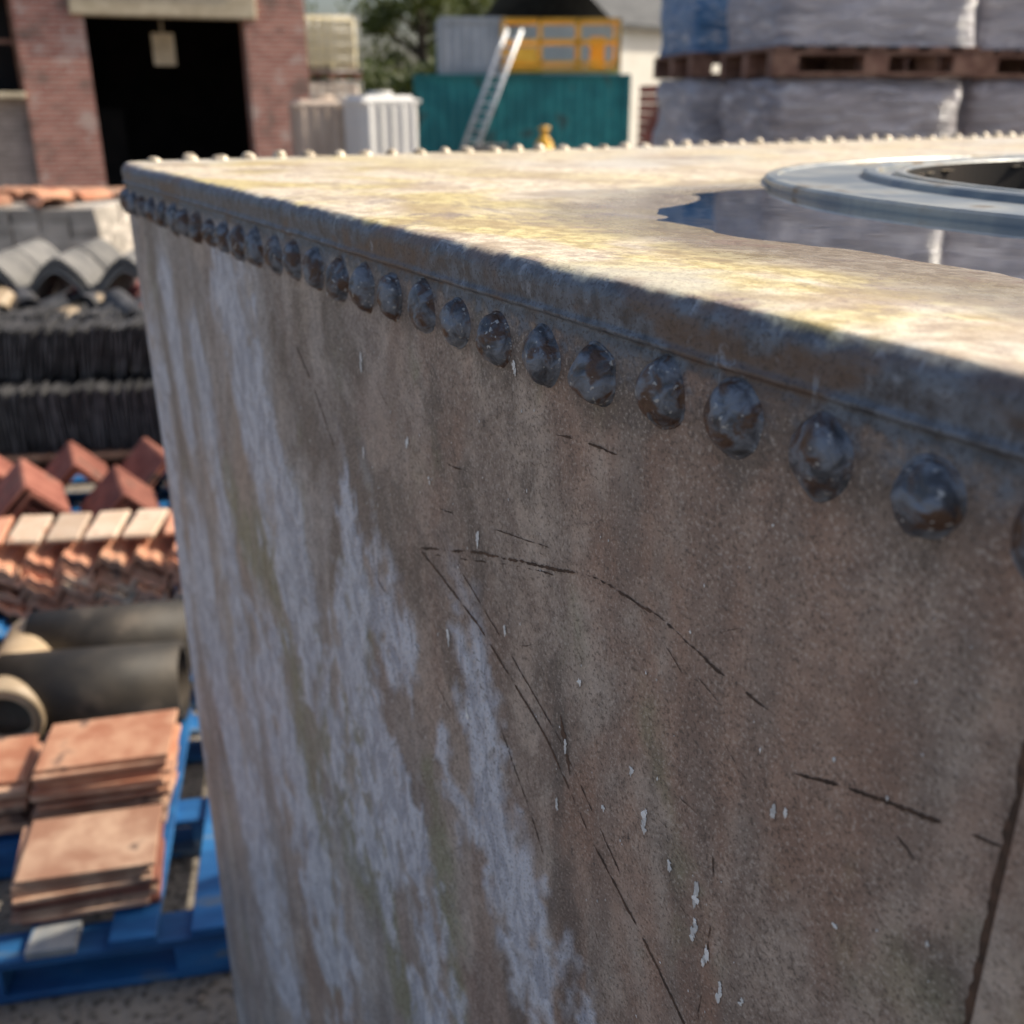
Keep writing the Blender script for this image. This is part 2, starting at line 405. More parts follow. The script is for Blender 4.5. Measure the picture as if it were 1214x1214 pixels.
def ribbon(mb,pts,wd,gap=.0,seed=0,off=.00035,step=.0012,jit=.0009,m=0):
    P=[]
    for a,b in zip(pts[:-1],pts[1:]):
        d=math.hypot(b[0]-a[0],b[1]-a[1]); k=max(1,int(d/1000/step))
        for i in range(k):
            t=i/k; P.append((WX(a[0]+(b[0]-a[0])*t),WZ(a[1]+(b[1]-a[1])*t)))
    P.append((WX(pts[-1][0]),WZ(pts[-1][1])))
    Q=np.array(P)
    for _ in range(25):
        if len(Q)>4: Q[1:-1]=(Q[:-2]+2*Q[1:-1]+Q[2:])/4
    vs=[];fs=[]
    for i,(x,z) in enumerate(Q):
        a=Q[max(i-1,0)];b=Q[min(i+1,len(Q)-1)]; d=b-a; L=math.hypot(*d)+1e-9; nx,nz=-d[1]/L,d[0]/L
        e=min(i,len(Q)-1-i)/10; tap=min(1,e)
        nz1=mn.noise(Vector((x*60,z*60,seed*5.3)))+.5*mn.noise(Vector((x*210,z*210,seed*5.3)))
        g=1 if gap<=0 else max(0,min(1,(nz1+.55-gap)*3))
        ww=wd*tap*g*(1+.9*mn.noise(Vector((x*420,z*420,seed))))*.5
        jx=jit*(mn.noise(Vector((x*90,z*90,seed+9)))+.4*mn.noise(Vector((x*400,z*400,seed+9))))
        x0=x+nx*jx; z0=z+nz*jx
        for s in(-1,1):
            xx=x0+nx*s*ww; zz=z0+nz*s*ww
            vs.append((xx,-float(woff(xx,zz))-off,zz))
    for i in range(len(Q)-1): fs.append((2*i,2*i+1,2*i+3,2*i+2))
    mb.add(vs,fs,m)
mb=MB()
S=[([(799,225),(889,194),(952,177),(1021,158),(1079,158),(1124,167),(1155,169)],.0020,.28),
([(799,229),(880,203),(945,182),(985,172)],.0012,.4),
([(1171,192),(1202,180),(1238,170),(1272,161)],.0020,.12),
([(799,225),(888,248),(973,287),(1030,332),(1081,362),(1121,391),(1180,440)],.0021,.08),
([(853,211),(921,245),(992,282),(1047,326),(1068,344)],.0012,.3),
([(978,88),(1018,84),(1060,83)],.0014,.35),([(825,148),(877,141)],.0015,.2),([(788,188),(890,173),(980,157)],.0008,.45),
([(1213,180),(1242,193)],.0010,.25),([(546,115),(600,160),(639,203)],.0018,.35),([(1040,150),(1090,176),(1150,215)],.0008,.5),
([(700,280),(760,300),(850,345)],.0010,.5),([(905,300),(960,360),(1010,430)],.0011,.45),([(1125,230),(1133,300),(1130,380)],.0009,.5),
([(990,262),(996,282),(1003,300)],.0042,.2)]
rr=random.Random(12)
for i in range(46):
    x=rr.uniform(500,1240);z=rr.uniform(75,420);L=rr.uniform(8,36);a=rr.uniform(-.6,.9)
    S.append(([(x,z),(x+L*.5,z+L*.5*a+rr.uniform(-2,2)),(x+L,z+L*a)],rr.uniform(.0003,.0008),rr.uniform(.3,.6)))
for i,(p,wd,g) in enumerate(S): ribbon(mb,p,wd,g,i+1)
# dark strip painted as the shadow line of the lap joint
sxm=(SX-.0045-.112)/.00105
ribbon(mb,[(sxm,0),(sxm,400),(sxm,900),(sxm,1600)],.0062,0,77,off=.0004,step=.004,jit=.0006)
dk=nmat('scratch_rust_and_lap_shadow',(.06,.038,.028),(.13,.075,.05),120,.7)
mb.obj('scratches_and_lap_shadow',[dk],tank)
mb=MB(); rr=random.Random(3)
Wp=[(704,105,14),(785,147,8),(890,185,9),(843,279,9),(1075,283,16),(1119,301,13),(1121,322,15),(1131,333,13),(1143,345,13),(1164,218,6),(1172,213,5),(1206,250,5),(1098,297,7),(1037,300,5),(1062,260,6),(1158,338,6),(997,282,7),(925,236,6),(820,165,6),(935,60,8),(640,60,6),(1010,230,5),(870,330,7),(990,330,7),(700,180,7)]
def fleck(mb,x,z,w_,h_,seed,m=0):
    x=WX(x); z=WZ(z); n=18; vs=[(x,-float(woff(x,z))-.0009,z)]
    for i in range(n):
        a=2*math.pi*i/n; r=1+.9*mn.noise(Vector((math.cos(a)*1.6+seed*3.7,math.sin(a)*1.6,seed)))+.35*mn.noise(Vector((math.cos(a)*5+seed,math.sin(a)*5,seed)))
        r=max(.25,r); xx=x+math.cos(a)*w_*r; zz=z+math.sin(a)*h_*r
        vs.append((xx,-float(woff(xx,zz))-.0006,zz))
    mb.add(vs,[(0,1+i,1+(i+1)%n) for i in range(n)],m)
for i,(x,z,L) in enumerate(Wp):
    k=max(1,int(L/3.0))
    for q in range(k):
        fleck(mb,x+rr.uniform(-1.4,1.4),z-L/2+L*(q+.5)/k,rr.uniform(.0010,.0022),rr.uniform(.0018,.0038)*(1 if L>6 else .7),i*10+q+1)
for i in range(190):
    s=rr.uniform(.0002,.0008); fleck(mb,rr.uniform(420,1260),rr.uniform(65,430),s,s*rr.uniform(1,2.2),400+i)
wh=nmat('white_paint_fleck',(.84,.83,.81),(.88,.87,.85),100,.6)
mb.obj('paint_flecks',[wh],tank)

# hatch: low flange ring, inner rim, opening
fl=nmat('hatch_flange_zinc',(.17,.20,.23),(.36,.37,.35),11,.34,.0008,c3=(.20,.155,.10),metal=.1)
ins=nmat('tank_interior',(.012,.012,.012),(.03,.022,.018),6,.9)
mb=MB(); nseg=180
ringp=[(.556,-.016),(.556,-.0005),(.553,.0018),(.542,.002),(.540,-.0006),(.450,-.0006),(.447,.0052),(.444,.0068),(.434,.0068),(.431,.0052),(.430,.0004),(.412,.0004),(.411,.0058),(.402,.0058),(.400,.004)]
vs=[];fs=[]
for r,z in ringp:
    for i in range(nseg):
        a=2*math.pi*i/nseg; vs.append((HC[0]+r*math.cos(a),HC[1]+r*math.sin(a),z+.001+.0012*math.sin(3*a+1)))
for k in range(len(ringp)-1):
    for i in range(nseg):
        jn=(i+1)%nseg; fs.append((k*nseg+i,k*nseg+jn,(k+1)*nseg+jn,(k+1)*nseg+i))
mb.add(vs,fs,0)
vs=[];fs=[]
for r,zf in ((.3998,0),(.3998,-.06),(.428,-.9)):
    for i in range(nseg):
        a=2*math.pi*i/nseg; vs.append((HC[0]+r*math.cos(a),HC[1]+r*math.sin(a),(.0048+.0012*math.sin(3*a+1)) if zf==0 else zf))
for k in range(2):
    for i in range(nseg):
        jn=(i+1)%nseg; fs.append((k*nseg+i,k*nseg+jn,(k+1)*nseg+jn,(k+1)*nseg+i))
mb.add(vs,fs,1)
mb.box((HC[0],HC[1],-.9),(.95,.95,.02),m=1)
mb.obj('hatch_flange',[fl,ins],tank)

# puddle
wt=NT('dirty_rain_water'); wt.t.nodes.remove(wt.b)
gl=wt.n('ShaderNodeBsdfGlossy'); gl.inputs['Roughness'].default_value=.02; gl.inputs['Color'].default_value=(.95,.95,.95,1)
tr=wt.n('ShaderNodeBsdfTransparent'); tr.inputs['Color'].default_value=(.66,.50,.34,1)
fr=wt.n('ShaderNodeFresnel'); fr.inputs['IOR'].default_value=1.33; mx=wt.n('ShaderNodeMixShader')
bb=wt.bump(wt.noise(11,2),.0005,.45); wt.l(bb,gl.inputs['Normal']); wt.l(bb,fr.inputs['Normal'])
wt.l(fr.outputs[0],mx.inputs[0]); wt.l(tr.outputs[0],mx.inputs[1]); wt.l(gl.outputs[0],mx.inputs[2]); wt.l(mx.outputs[0],wt.out.inputs[0])
mb=MB(); vs=[];fs=[]; na=120; WL=-.0052
for k in range(2):
    for i in range(na):
        a=2*math.pi*i/na
        if k==0: vs.append((HC[0]+.50*math.cos(a),HC[1]+.50*math.sin(a),WL))
        else:
            ca,sa=math.cos(a),math.sin(a)
            tx=((2.93-HC[0]) if ca>0 else (HC[0]-.3))/max(abs(ca),1e-6); ty=((2.2-HC[1]) if sa>0 else (HC[1]-.06))/max(abs(sa),1e-6)
            tt=min(tx,ty); vs.append((HC[0]+tt*ca,HC[1]+tt*sa,WL))
for i in range(na): jn=(i+1)%na; fs.append((i,jn,na+jn,na+i))
mb.add(vs,fs); mb.obj('puddle_water',[wt.m],tank)

# ------------------------------------------------------------------ GROUND
gt=NT('yard_ground'); g1=gt.noise(1.2,5); g2=gt.noise(40,3)
gc=gt.mix(gt.ramp(g1,.4,.62),(.17,.145,.12),(.30,.265,.22)); gc=gt.mix(gt.ramp(g2,.50,.64),gc,(.09,.075,.06))
G=gt.fin(gc,.9,0,gt.bump(g2,.012))
mb=MB(); mb.add([(-900,-900,0),(900,-900,0),(900,900,0),(-900,900,0)],[(0,1,2,3)]); mb.obj('ground',[G])
rr=random.Random(4); mb=MB()
gm=nmat('rubble',(.12,.10,.085),(.24,.2,.16),12,.9,var=.5)
for i in range(900):
    s=rr.uniform(.006,.028); mb.box((rr.uniform(-4.5,.2),rr.uniform(.8,7),s*.3),(s*rr.uniform(.8,1.6),s,s*.7),rz=rr.uniform(0,3),rx=rr.uniform(-.4,.4),bev=s*.25)
mb.obj('rubble',[gm])

# ------------------------------------------------------------------ common yard materials
bluep=nmat('blue_painted_wood',(.010,.085,.25),(.025,.17,.42),10,.6,.002,c3=(.12,.19,.28),stretch=(.3,1,1))
bluew=nmat('worn_blue_wood',(.30,.33,.36),(.45,.45,.44),14,.8,.002,c3=(.05,.17,.36),stretch=(1,.3,1))
redp=nmat('red_painted_wood',(.25,.025,.03),(.35,.05,.05),10,.65,c3=(.2,.12,.1))
woodp=nmat('brown_pallet_wood',(.17,.085,.06),(.29,.17,.12),12,.8)
terra=nmat('terracotta',(.40,.165,.095),(.58,.33,.21),9,.85,.0015,c3=(.20,.12,.09))
terra2=nmat('weathered_clay',(.38,.20,.13),(.64,.43,.30),7,.9,.0015,c3=(.20,.13,.10))
pinkt=nmat('orange_clay',(.58,.25,.15),(.64,.38,.26),6,.85,.0015,c3=(.62,.50,.38))
creamt=nmat('cream_dusted_clay',(.60,.44,.32),(.68,.54,.42),8,.9,.0015,c3=(.5,.25,.16))
darkred=nmat('dark_red_clay',(.20,.065,.045),(.33,.13,.09),7,.8,.0015,c3=(.11,.065,.05))
slate=nmat('slate_grey',(.035,.036,.04),(.08,.08,.085),12,.55)
greyc=nmat('grey_concrete_tile',(.14,.14,.14),(.24,.235,.225),5,.8)
blackp=nmat('black_glazed_pipe',(.022,.020,.018),(.055,.047,.038),6,.60,.001,c3=(.09,.075,.06))
tanc=nmat('tan_salt_glaze',(.40,.30,.19),(.54,.43,.30),9,.5,c3=(.25,.17,.1))
pale=nmat('pale_stone',(.40,.37,.33),(.52,.48,.43),6,.9)

def pallet(name,loc,rz,mat,L=1.2,W=1.0,h=.144,missing=(),alt=None,worn=()):
    mb=MB(); nb=7; bw=.10
    for i in range(nb):
        if i in missing: continue
        x=-L/2+bw/2+i*(L-bw)/(nb-1); mb.box((x,0,h-.011),(bw+random.uniform(-.01,.015),W,.022),m=1 if i in worn else 0,bev=.002,rz=random.uniform(-.008,.008))
    for y in(-W/2+.05,0,W/2-.05):
        mb.box((0,y,h-.0335),(L,.10,.021),bev=.002)
        for x in(-L/2+.07,0,L/2-.07): mb.box((x,y,h-.0835),(.14,.10,.079),bev=.003)
        mb.box((0,y,.011),(L,.10,.022),bev=.002)
    return mb.obj(name,[mat,alt or mat],None,loc,rz)

A12=math.radians(11)
pallet('blue_pallet',(-1.36,2.30,0.004),A12,bluep,alt=bluew,worn=(1,4),missing=(3,))
def tilestack(name,loc,rz,n,mats,dx=.002,w=.30,d=.21,th=.0135,lean=0.0,tilt=0.0):
    mb=MB(); x=0
    for i in range(n):
        x+=dx+random.uniform(-.003,.004)
        mb.box((x+random.uniform(-.009,.009),random.uniform(-.010,.010),th*.5+i*(th+.0016)),(w*random.uniform(.98,1.01),d,th),rz=random.uniform(-.045,.045),ry=lean+random.uniform(-.008,.008),rx=tilt,bev=.002,m=0 if random.random()<.6 else 1)
        if random.random()<.5: mb.box((x-w*.3,d*.5-.01,th+.0015+i*(th+.0016)),(.02,.012,.003),m=1)
    return mb.obj(name,mats,None,loc,rz)
tilestack('clay_tile_stack',(-1.06,2.06,.150),A12+.06,9,[terra2,darkred],.0,w=.32,d=.23)
tilestack('clay_tile_stack',(-1.13,2.35,.155),A12-.02,15,[terra,terra2],.0025,w=.34,d=.22,lean=-.03)
tilestack('clay_tile_stack',(-1.50,2.33,.150),A12+.04,11,[terra2,terra],.001,w=.32,d=.22,lean=.02)
tilestack('clay_tile_stack',(-1.72,2.10,.150),A12+.1,5,[terra2,terra],0)

def pipe(mb,c,L,r,rz,m=0,sock=True):
    d=Vector((math.cos(rz),math.sin(rz),0)); c=Vector(c)
    mb.tube(c-d*L/2,c+d*L/2,r,r,n=40,m=m,ri=r*.84)
    if sock: mb.tube(c-d*(L/2+.005),c-d*(L/2-.08),r*1.22,r*1.22,n=40,m=m,ri=r*1.02)
mb=MB()
pipe(mb,(.04,-.06,.130),.54,.126,0,sock=False); pipe(mb,(.05,.26,.125),.54,.120,0.03,sock=False)
mb.obj('black_clay_pipes',[blackp],None,(-1.36,2.84,.150),A12-.03)
mb=MB()
for (x,z) in((0,.12),(.27,.12),(-.27,.12),(.02,.37),(-.25,.37)):
    pipe(mb,(x,0,z),.5,.095,math.radians(92),sock=True)
mb.obj('tan_clay_pipes',[tanc],None,(-1.84,2.80,.150),A12)
pallet('blue_pallet',(-1.62,3.50,0.004),A12,bluep)
pallet('wooden_pallet',(-2.75,2.9,0.004),A12,woodp)

mb=MB()
def pant(w,amp,n=1):
    P=[]
    for i in range(n*14+1):
        t=i/14; P.append((t*w,amp*(math.sin(2*math.pi*t)*.5+.5)+amp*.3*math.sin(4*math.pi*t)))
    return P
for r in range(6):
    for c in range(5):
        m=random.choice((0,1,1)); ox=-.66+c*.262+random.uniform(-.012,.012)
        mb.sheet(pant(.13,.040,2),-.17+random.uniform(-.02,.02),.17,.026,(ox,0,.027+r*.033+random.uniform(-.003,.003)),Matrix.Rotation(random.uniform(-.03,.03),3,'Z'),m=m)
for c in range(9): mb.box((-.58+c*.145,.03,.270+random.uniform(0,.012)),(.13*random.uniform(.9,1.03),.27,.02),bev=.006,m=random.choice((1,2,2)),ry=random.uniform(-.09,.09),rz=random.uniform(-.09,.09))
mb.obj('pantile_stack',[terra,pinkt,creamt],None,(-1.74,3.70,.150),A12-.02)
pallet('blue_pallet',(-2.0,4.72,0.004),A12-.03,bluep,missing=(2,))

def chev(w,h): return [(-w/2,0),(-w*.04,h*.96),(0,h),(w*.04,h*.96),(w/2,0)]
mb=MB()
for c in range(4):
    k=(4,5,3,5)[c]; ox=-.60+c*.40
    for r in range(k):
        mb.sheet(chev(.31,.15),-.20+random.uniform(-.03,.03),.22,.016,(ox+random.uniform(-.012,.012),-.24,.02+r*.030),Matrix.Rotation(.30+random.uniform(-.06,.06),3,'Z'))
    for r in range(2):
        mb.sheet(chev(.31,.15),-.20,.22,.016,(ox+.1,.28,.02+r*.032),Matrix.Rotation(.3+random.uniform(-.1,.1),3,'Z'))
mb.obj('ridge_tile_stack',[darkred],None,(-2.04,4.60,.152),A12)

mb=MB()
for row in range(3):
    x=-.75
    while x<.75:
        mb.box((x,row*.36,.17+random.uniform(0,.02)),(.012,.30,.33+random.uniform(0,.03)),ry=random.uniform(-.08,.08)); x+=random.uniform(.017,.026)
mb.box((0,.35,-.02),(1.6,1.1,.03),m=1)
for row in range(2):
    x=-.75
    while x<.75:
        mb.box((x,.2+row*.36,.50+random.uniform(0,.03)),(.012,.28,.28),ry=.15+random.uniform(-.12,.12)); x+=random.uniform(.02,.034)
mb.obj('slate_stack',[slate,woodp],None,(-2.45,5.6,.16),A12-.05)
pallet('wooden_pallet',(-2.45,5.95,0.004),A12-.05,woodp)
mb=MB()
def half(r): return [(r*math.cos(a),r*math.sin(a)) for a in np.linspace(math.pi,0,13)]
for i in range(26):
    mb.sheet(half(.08),-.14,.14,.012,(random.uniform(-.75,.75),random.uniform(.0,.55),.02+random.uniform(0,.07)),Matrix.Rotation(random.uniform(-1.2,1.2),3,'Z')@Matrix.Rotation(random.uniform(-.4,.5),3,'X')@Matrix.Rotation(random.uniform(-.5,.5),3,'Y'),m=random.choice((0,0,0,1,2,0)))
mb.obj('curved_tile_pile',[slate,tanc,darkred],None,(-2.6,6.15,.72),A12)

pallet('red_pallet',(-3.05,7.2,.60),.08,redp)
pallet('red_pallet',(-3.05,7.2,.004),.08,redp)
mb=MB()
for i in range(11): mb.box((random.uniform(-.02,.02),0,.02+i*.04),(1.1,.9,.034),bev=.004,rz=random.uniform(-.03,.03))
mb.obj('concrete_slab_stack',[greyc],None,(-3.05,7.2,.152),.08)
mb=MB()
RP=[(-.2,0),(-.185,.05),(-.15,.11),(-.09,.18),(-.04,.222),(0,.235),(.04,.222),(.09,.18),(.15,.11),(.185,.05),(.2,0)]
for c in range(3):
    for r in range(3):
        mb.sheet(RP,-.24,.24,.02,(-.41+c*.42,-.2,.02+r*.036),Matrix.Rotation(random.uniform(-.05,.05),3,'Z'))
        mb.sheet(RP,-.24,.24,.02,(-.41+c*.42,.3,.02+r*.036))
mb.obj('grey_ridge_tile_stack',[greyc],None,(-2.9,6.95,.748),.08)

for k,(x,y,h,mt) in enumerate(((-4.6,10.8,1.0,pale),(-6.1,11.2,.9,terra),(-3.6,12.4,.95,pale),(-5.2,13.3,.9,terra2))):
    pallet('wooden_pallet',(x,y,.004),.05*k,woodp)
    mb=MB(); z=.0
    while z<h-.15:
        for cx in range(4):
            for cy in range(3): mb.box((-.43+cx*.285+random.uniform(-.01,.01),-.32+cy*.32,z+.035),(.27,.30,.066),bev=.006,rz=random.uniform(-.03,.03))
        z+=.071
    mb.obj('stone_block_stack',[mt],None,(x,y,.150),.05*k)
mb=MB()
for i in range(12): mb.sheet([(-.17,0),(-.1,.06),(0,.08),(.1,.06),(.17,0)],-.2,.2,.014,(random.uniform(-.5,.5),random.uniform(-.4,.4),.02+random.uniform(0,.05)),Matrix.Rotation(random.uniform(-1,1),3,'Z'))
mb.obj('clay_tile_pile',[terra],None,(-4.9,10.8,1.0),0)

# ------------------------------------------------------------------ BRICK BUILDING
brick=brickmat('old_red_brick',(.34,.12,.09),(.48,.22,.17),(.44,.38,.34))
greyb=brickmat('dirty_grey_brick',(.24,.20,.18),(.36,.29,.26),(.36,.33,.30))
dkin=nmat('dark_interior',(.006,.006,.007),(.014,.013,.013),2,.95)
conc=nmat('lintel_concrete',(.48,.41,.29),(.60,.53,.39),5,.85)
rooft=nmat('roof_clay_tile',(.34,.13,.08),(.46,.19,.11),4,.85)
glass=nmat('dark_glass',(.02,.025,.03),(.04,.045,.05),2,.15)
bb_=empty('brick_building',(-7.12,17.6,0),math.radians(23))
mb=MB()
def wallb(mb,x0,x1,z0,z1,y0=0,th=.35,m=0): mb.box(((x0+x1)/2,y0+th/2,(z0+z1)/2),(x1-x0,th,z1-z0),m=m)
wallb(mb,-.55,.45,0,3.55,-.12,.5)
wallb(mb,2.92,3.92,0,3.55,-.12,.5)
wallb(mb,-.55,3.92,3.56,4.6,-.05,.40)
wallb(mb,-6,-.552,0,2.0,.02,.34,1)
wallb(mb,-6,-2.4,2.0,4.6,.02,.34,1)
wallb(mb,-2.4,-.552,3.5,4.6,.02,.34,1)
mb.obj('walls',[brick,greyb],bb_)
mb=MB()
mb.box((1.68,-.06,3.36),(2.85,.34,.36),bev=.02,m=0)
mb.box((-1.5,.0,2.03),(1.9,.42,.08),m=0,bev=.01)
mb.box((1.7,.9,2.75),(.36,.05,.5),m=0); mb.box((1.7,.9,3.08),(.04,.04,.25),m=0)
mb.obj('lintel_and_sill',[conc],bb_)
mb=MB()
mb.box((-1.0,4.5,2.3),(9.7,.1,4.6)); mb.box((-1.0,2.4,4.55),(9.6,4.2,.08)); mb.box((-5.9,2.4,2.3),(.1,4.2,4.5)); mb.box((3.84,2.4,2.3),(.1,4.1,4.4)); mb.box((-.0,3.0,.9),(2.,1.5,1.8)); mb.box((-1.5,.5,2.7),(1.7,.03,1.4))
mb.box((-1.0,2.4,.015),(9.4,4.4,.02))
mb.obj('dark_interior',[dkin],bb_)
mb=MB()
for x in(-2.38,-1.5,-.58): mb.box((x,.2,2.78),(.07,.08,1.4))
mb.box((-1.48,.2,2.8),(1.75,.08,.06)); mb.obj('window_frame',[woodp],bb_)
mb=MB()
for r in range(10):
    for c in range(42): mb.box((-6.1+c*.24,-.28+r*.26,4.62+r*.16),(.225,.34,.03),rx=.55)
mb.obj('tiled_roof',[rooft],bb_)

# ------------------------------------------------------------------ IBC + plastic tanks
ibcp=nmat('cream_hdpe',(.66,.58,.36),(.76,.68,.46),3,.4)
whitep=nmat('white_plastic',(.78,.78,.76),(.82,.82,.80),3,.4)
beige=nmat('beige_plastic',(.58,.47,.38),(.66,.55,.45),3,.6)
galv=nmat('galvanised_tube',(.35,.36,.37),(.5,.5,.5),20,.4,metal=.6)
def ibc(name,loc,rz,mat):
    e=empty(name,loc,rz)
    mb=MB(); mb.box((0,0,.64),(1.10,.92,.95),bev=.07); mb.tube((0,0,1.11),(0,0,1.16),.10,n=20); mb.tube((0,-.46,.22),(0,-.53,.22),.05,n=16); mb.obj('bottle',[mat],e)
    mb=MB()
    for i in range(8):
        x=-.58+i*1.16/7
        for y in(-.49,.49): mb.tube((x,y,.13),(x,y,1.12),.010,n=6)
    for i in range(7):
        y=-.49+i*.98/6
        for x in(-.58,.58): mb.tube((x,y,.13),(x,y,1.12),.010,n=6)
    for z in(.15,.38,.62,.86,1.12):
        for y in(-.50,.50): mb.tube((-.59,y,z),(.59,y,z),.011,n=6)
        for x in(-.59,.59): mb.tube((x,-.5,z),(x,.5,z),.011,n=6)
    mb.obj('cage',[galv],e)
    mb=MB()
    for x in(-.52,0,.52):
        for y in(-.42,.42): mb.box((x,y,.05),(.14,.14,.1))
    mb.box((0,0,.11),(1.2,1.0,.03)); mb.obj('base',[woodp],e)
    return e
ibc('intermediate_bulk_container',(-3.7,22,2.32),.5,ibcp)
ibc('intermediate_bulk_container',(-3.7,22,1.16),.5,beige)
ibc('intermediate_bulk_container',(-3.7,22,0),.5,beige)
def ptank(name,loc,rz,mat,d):
    mb=MB(); mb.box((0,0,d[2]/2),d,bev=.08)
    for i in range(5): mb.box((-d[0]*.38+i*d[0]*.19,-d[1]/2-.004,d[2]*.5),(d[0]*.07,.04,d[2]*.8),bev=.015)
    mb.tube((0,0,d[2]),(0,0,d[2]+.05),.16,n=24); mb.box((0,0,d[2]*.93),(d[0]+.03,d[1]+.03,.05),bev=.01)
    return mb.obj(name,[mat],None,loc,rz)
ptank('white_plastic_tank',(-1.72,14.4,1.0),.62,whitep,(.84,.6,1.02))
ptank('beige_plastic_tank',(-2.55,14.8,.99),.3,beige,(.8,.8,.98))
mb=MB(); mb.box((0,0,.12),(2.3,1.2,.1)); 
for x in(-1,0,1): mb.box((x,0,.035),(.1,1.2,.07))
for z in range(5):
    for x in range(5): mb.box((-.9+x*.45,0,.25+z*.15),(.43,1.1,.14),bev=.01)
mb.obj('timber_baulk_stack',[woodp],None,(-2.2,14.6,.0),0)

# ------------------------------------------------------------------ shipping container etc.
teal=nmat('teal_container_paint',(.012,.18,.20),(.03,.30,.31),1.5,.5,c3=(.05,.15,.15))
greyst=nmat('grey_blue_steel',(.36,.40,.44),(.46,.50,.54),1.5,.5)
yel=nmat('yellow_paint',(.78,.40,.03),(.84,.50,.06),6,.45)
alum=nmat('aluminium',(.55,.58,.62),(.68,.70,.72),8,.35,metal=.2)
def container(name,loc,rz,L,W,H,mat):
    e=empty(name,loc,rz); mb=MB()
    P=[];n=int(L/.28);p=(L-.3)/n
    for i in range(n):
        x=-(L-.3)/2+i*p; P+=[(x,0),(x+p*.35,0),(x+p*.5,.035),(x+p*.85,.035)]
    P.append(((L-.3)/2,0))
    for s,yy in((1,-W/2+.04),(-1,W/2-.04)):
        vs=[]
        for x,d in P: vs+= [(x,yy+d*s,.15),(x,yy+d*s,H-.12)]
        mb.add(vs,[(2*i,2*i+2,2*i+3,2*i+1) for i in range(len(P)-1)])
    for x in(-L/2+.08,L/2-.08):
        for y in(-W/2+.08,W/2-.08): mb.box((x,y,H/2),(.16,.16,H))
    for y in(-W/2+.05,W/2-.05):
        mb.box((0,y,.08),(L-.32,.1,.16)); mb.box((0,y,H-.06),(L-.32,.1,.12))
    mb.box((0,0,H-.05),(L-.2,W-.21,.04)); 
    for x in(-L/2+.05,L/2-.05): mb.box((x,0,H/2),(.06,W-.32,H-.1))
    mb.obj('body',[mat],e)
    mb=MB()
    for y in(-.8,-.3,.3,.8): mb.tube((L/2+.02,y,.2),(L/2+.02,y,H-.2),.02,n=6)
    mb.obj('door_bars',[galv],e); return e
container('shipping_container',(.30,32.2,0),math.radians(-1),6.06,2.44,2.59,teal)
container('grey_site_box',(-1.2,32.2,2.594),math.radians(6),1.85,2.0,1.45,greyst)
e=empty('yellow_work_platform',(1.35,32.0,2.594))
mb=MB(); mb.box((0,0,.12),(3.3,1.5,.12))
for y in(-.75,.75):
    for x in(-1.62,-.55,.52,1.62): mb.box((x,y,.79),(.08,.06,1.25))
    for z in(.30,.85,1.38): mb.box((0,y,z),(3.3,.06,.08))
for x in(-1.62,1.62):
    for z in(.35,.85,1.38): mb.box((x,0,z),(.07,1.5,.08))
mb.box((-1.1,-.74,.5),(.9,.03,.4)); mb.box((1.1,.4,.6),(.4,.5,.8))
mb.obj('guard_rails',[yel],e)
mb=MB()
p0=Vector((-1.45,30.1,0)); p1=Vector((.06,30.75,3.70)); sx=Vector((.20,0,0))
for s in(-1,1): mb.tube(p0+sx*s,p1+sx*s,.055,n=8)
for i in range(1,16):
    q=p0.lerp(p1,i/16); mb.tube(q-sx,q+sx,.03,n=6)
mb.obj('ladder',[alum])
mb=MB(); 
mb.tube((0,0,0),(0,0,.95),.22,n=20); mb.tube((0,0,.95),(0,0,1.12),.22,.09,n=20); mb.tube((0,0,1.12),(0,0,1.35),.09,n=14); mb.tube((-.14,0,1.3),(.14,0,1.3),.03,n=8)
mb.obj('yellow_gas_cylinder',[yel],None,(.78,26.5,0.002))
mb=MB()
for i in range(4): mb.box((i*.25-.4,0,.45),(.22,.5,.9),bev=.02)
mb.obj('grey_crate_stack',[greyc],None,(-.6,27.5,.002))

wr=nmat('white_render',(.74,.71,.63),(.80,.77,.69),1.2,.9)
rfd=nmat('dark_slate_roof',(.05,.055,.06),(.09,.095,.10),3,.7)
e=empty('white_building',(6.3,40.5,0),math.radians(45))
mb=MB(); mb.box((0,3,2.2),(7.4,6,4.4)); mb.obj('walls',[wr],e)
mb=MB()
mb.add([(-4.6,-.4,4.25),(4.1,-.4,4.25),(4.1,3.0,6.9),(-4.6,3.0,6.9),(-4.6,-.4,4.13),(4.1,-.4,4.13),(4.1,6.4,4.2),(-4.6,6.4,4.2)],[(0,1,2,3),(0,4,5,1),(3,2,6,7)])
mb.obj('roof',[rfd],e)
mb=MB(); mb.box((-.5,-.03,1.6),(1.1,.05,1.3)); mb.box((1.7,-.03,1.6),(1.1,.05,1.3)); mb.obj('windows',[glass],e)
e=empty('slate_roofed_shed',(3.6,46,0),math.radians(5))
mb=MB(); mb.box((0,2,1.9),(5.0,4,3.8)); mb.obj('walls',[woodp],e)
mb=MB(); mb.add([(-2.8,-.3,3.95),(2.8,-.3,3.95),(2.8,2,6.6),(-1.8,2,6.6),(2.8,4.3,3.95),(-2.8,4.3,3.95)],[(0,1,2,3),(3,2,4,5),(0,3,5)]); mb.obj('roof',[rfd],e)

